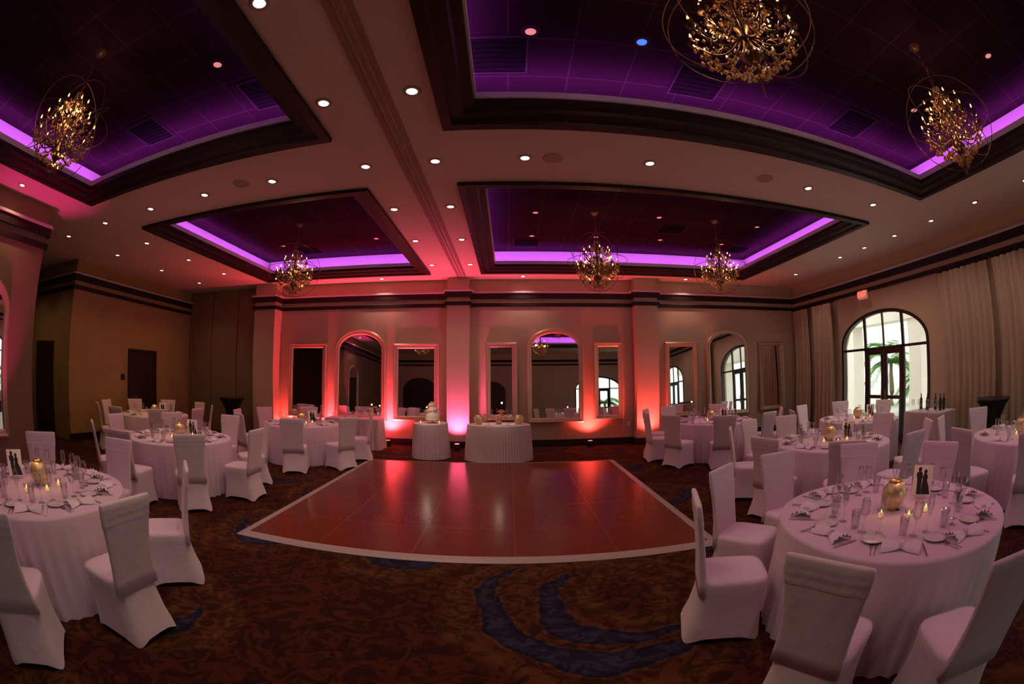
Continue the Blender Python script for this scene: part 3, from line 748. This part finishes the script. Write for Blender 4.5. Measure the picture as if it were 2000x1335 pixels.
MB().lathe([(.001,.002),(.07,.002),(.03,.02),(.03,.05),(.17,.06),(.17,.07),(.001,.07)],28).build('cake_stand',M_gold,parent=r,smooth=False)
for rad,z0,z1 in((.15,.07,.19),(.115,.19,.31),(.08,.31,.42)):
    MB().lathe([(.001,z0),(rad,z0),(rad+.004,z0+.01),(rad,z0+.018),(rad,z1-.008),(rad-.008,z1),(.001,z1)],32).build('cake_tier',M_icing,parent=r,smooth=False)
mb=MB(); rnd=random.Random(5)
for i in range(26):
    a=i*.5; rr=.145-.08*i/26+.01; z=.19+.22*i/26; mb.ball((rr*math.cos(a),rr*math.sin(a),z),.022+.008*rnd.random(),8)
for i in range(6): mb.ball((.03*math.cos(i),.03*math.sin(i),.435),.024,8)
o=mb.build('flower_decoration',M_flower,parent=r,smooth=True); o['kind']='stuff'
tag(r,'three tier ivory wedding cake with blush flowers on gold stand','cake')
light('POINT','candle_and_fill_glow',(-1.75,8.95,1.15),2.0,(1,.75,.55),shadow_soft_size=.02)  # fill lamp added in mid-air before the cake to brighten it, no candle there
light('POINT','candle_and_fill_glow',(-.22,8.7,1.15),1.5,(1,.7,.5),shadow_soft_size=.02)  # point lamp hanging in front of the oval table, which holds no candle
for dx in(-.42,.42): inst(glb,(-.22+dx,9.25,.762),0)
for dx in(-.28,-.12,.14,.3): inst(wine,(-.22+dx,9.15,.762),0)
for dx in(-.2,.2): inst(nap,(-.22+dx,9.0,.762),0)
for i,dx in enumerate((-1.0,-.7,-.3)): inst(tumb,(-3.3+dx,10.2,.742),0)
for s in(0,1): inst(vot,(-1.87+s*.40,9.21,.762))
for p in(wine,flute,tumb,plate,nap,fork,knife,vot,glb,crd): kill(p)
r=empty('flower_arrangement',(-.22,9.32,.762))
MB().lathe([(.001,.002),(.05,.002),(.065,.05),(.05,.10),(.045,.1),(.001,.02)],18).build('bowl',M_gold,parent=r,smooth=True)
mb=MB(); 
for i in range(30):
    a=rnd.random()*6.28; e=rnd.random(); mb.ball((.09*math.cos(a)*math.sqrt(e),.09*math.sin(a)*math.sqrt(e),.12+.05*(1-e)),.024,8)
mb.build('blossoms',M_flower,parent=r,smooth=True); tag(r,'low bowl of blush flowers on the small oval table','flowers')
def cocktail(loc,lab):
    r=empty('cocktail_table',loc)
    MB().lathe([(.001,1.06),(.38,1.06),(.385,1.075),(.38,1.09),(.001,1.09)],32).build('tabletop',M_black,parent=r)
    n=40; rings=[]
    for z,rad,am in((1.055,.375,0),(.98,.30,.01),(.8,.19,.02),(.55,.13,.02),(.3,.17,.02),(.08,.27,.015),(.004,.31,.01)):
        rings.append([((rad+am*math.cos(8*2*PI*i/n))*math.cos(2*PI*i/n),(rad+am*math.cos(8*2*PI*i/n))*math.sin(2*PI*i/n),z) for i in range(n)])
    MB().loft(rings,0,False,False).build('spandex_cover',M_base,parent=r,smooth=True)
    tag(r,lab,'table','tall cocktail tables')
cocktail((-7.45,10.1,0),'tall black cocktail table with tapered cover by the partition')
cocktail((7.75,3.45,0),'tall black cocktail table with tapered stretch cover by the curtain')
# ------------------------------------------------------------ uplights
def uplight(x,y,col,e,lens,aimd=(0,.25,3),size=125,lab='small black floor uplight glowing against the far wall'):
    r=empty('floor_uplight',(x,y,0))
    MB().lathe([(.001,.02),(.06,.02),(.075,.04),(.075,.15),(.065,.165),(.060,.155),(.001,.15)],20).build('lamp_housing',M_black,parent=r,smooth=False)
    MB().box(-.09,.09,-.05,.05,.001,.02).build('base_plate',M_black,parent=r)
    MB().add([(.055*math.cos(2*PI*i/16),.055*math.sin(2*PI*i/16),.158) for i in range(16)],[tuple(range(16))]).build('lens',lens,parent=r)
    tag(r,lab,'light','floor uplights along the wall')
    light('SPOT','uplight_beam',(x,y,.2),e,col,spot_size=math.radians(size),spot_blend=.9,shadow_soft_size=.05,aim=(x+aimd[0],y+aimd[1],.2+aimd[2]))
RED=(1.0,.07,.07); PINK=(1.0,.10,.32)
uplight(-4.68,10.70,(1,.06,.10),370,M_redlens)
uplight(-3.02,10.68,(1,.06,.12),480,M_redlens)
uplight(-1.24,10.38,PINK,260,M_pinklens)
uplight(1.98,10.70,RED,210,M_redlens)
uplight(3.48,10.38,RED,240,M_redlens)
uplight(-6.12,10.72,RED,110,M_redlens)
uplight(-6.85,2.75,(1.0,.03,.26),380,M_pinklens,aimd=(0,0,3),size=44,lab='small black floor uplight glowing by the near wall')
# ------------------------------------------------------------ world
w=bpy.data.worlds.new('world'); sc.world=w; w.use_nodes=True; nt=w.node_tree
bg=nt.nodes['Background']; bg.inputs[0].default_value=(.95,1.0,.90,1); bg.inputs[1].default_value=1.8
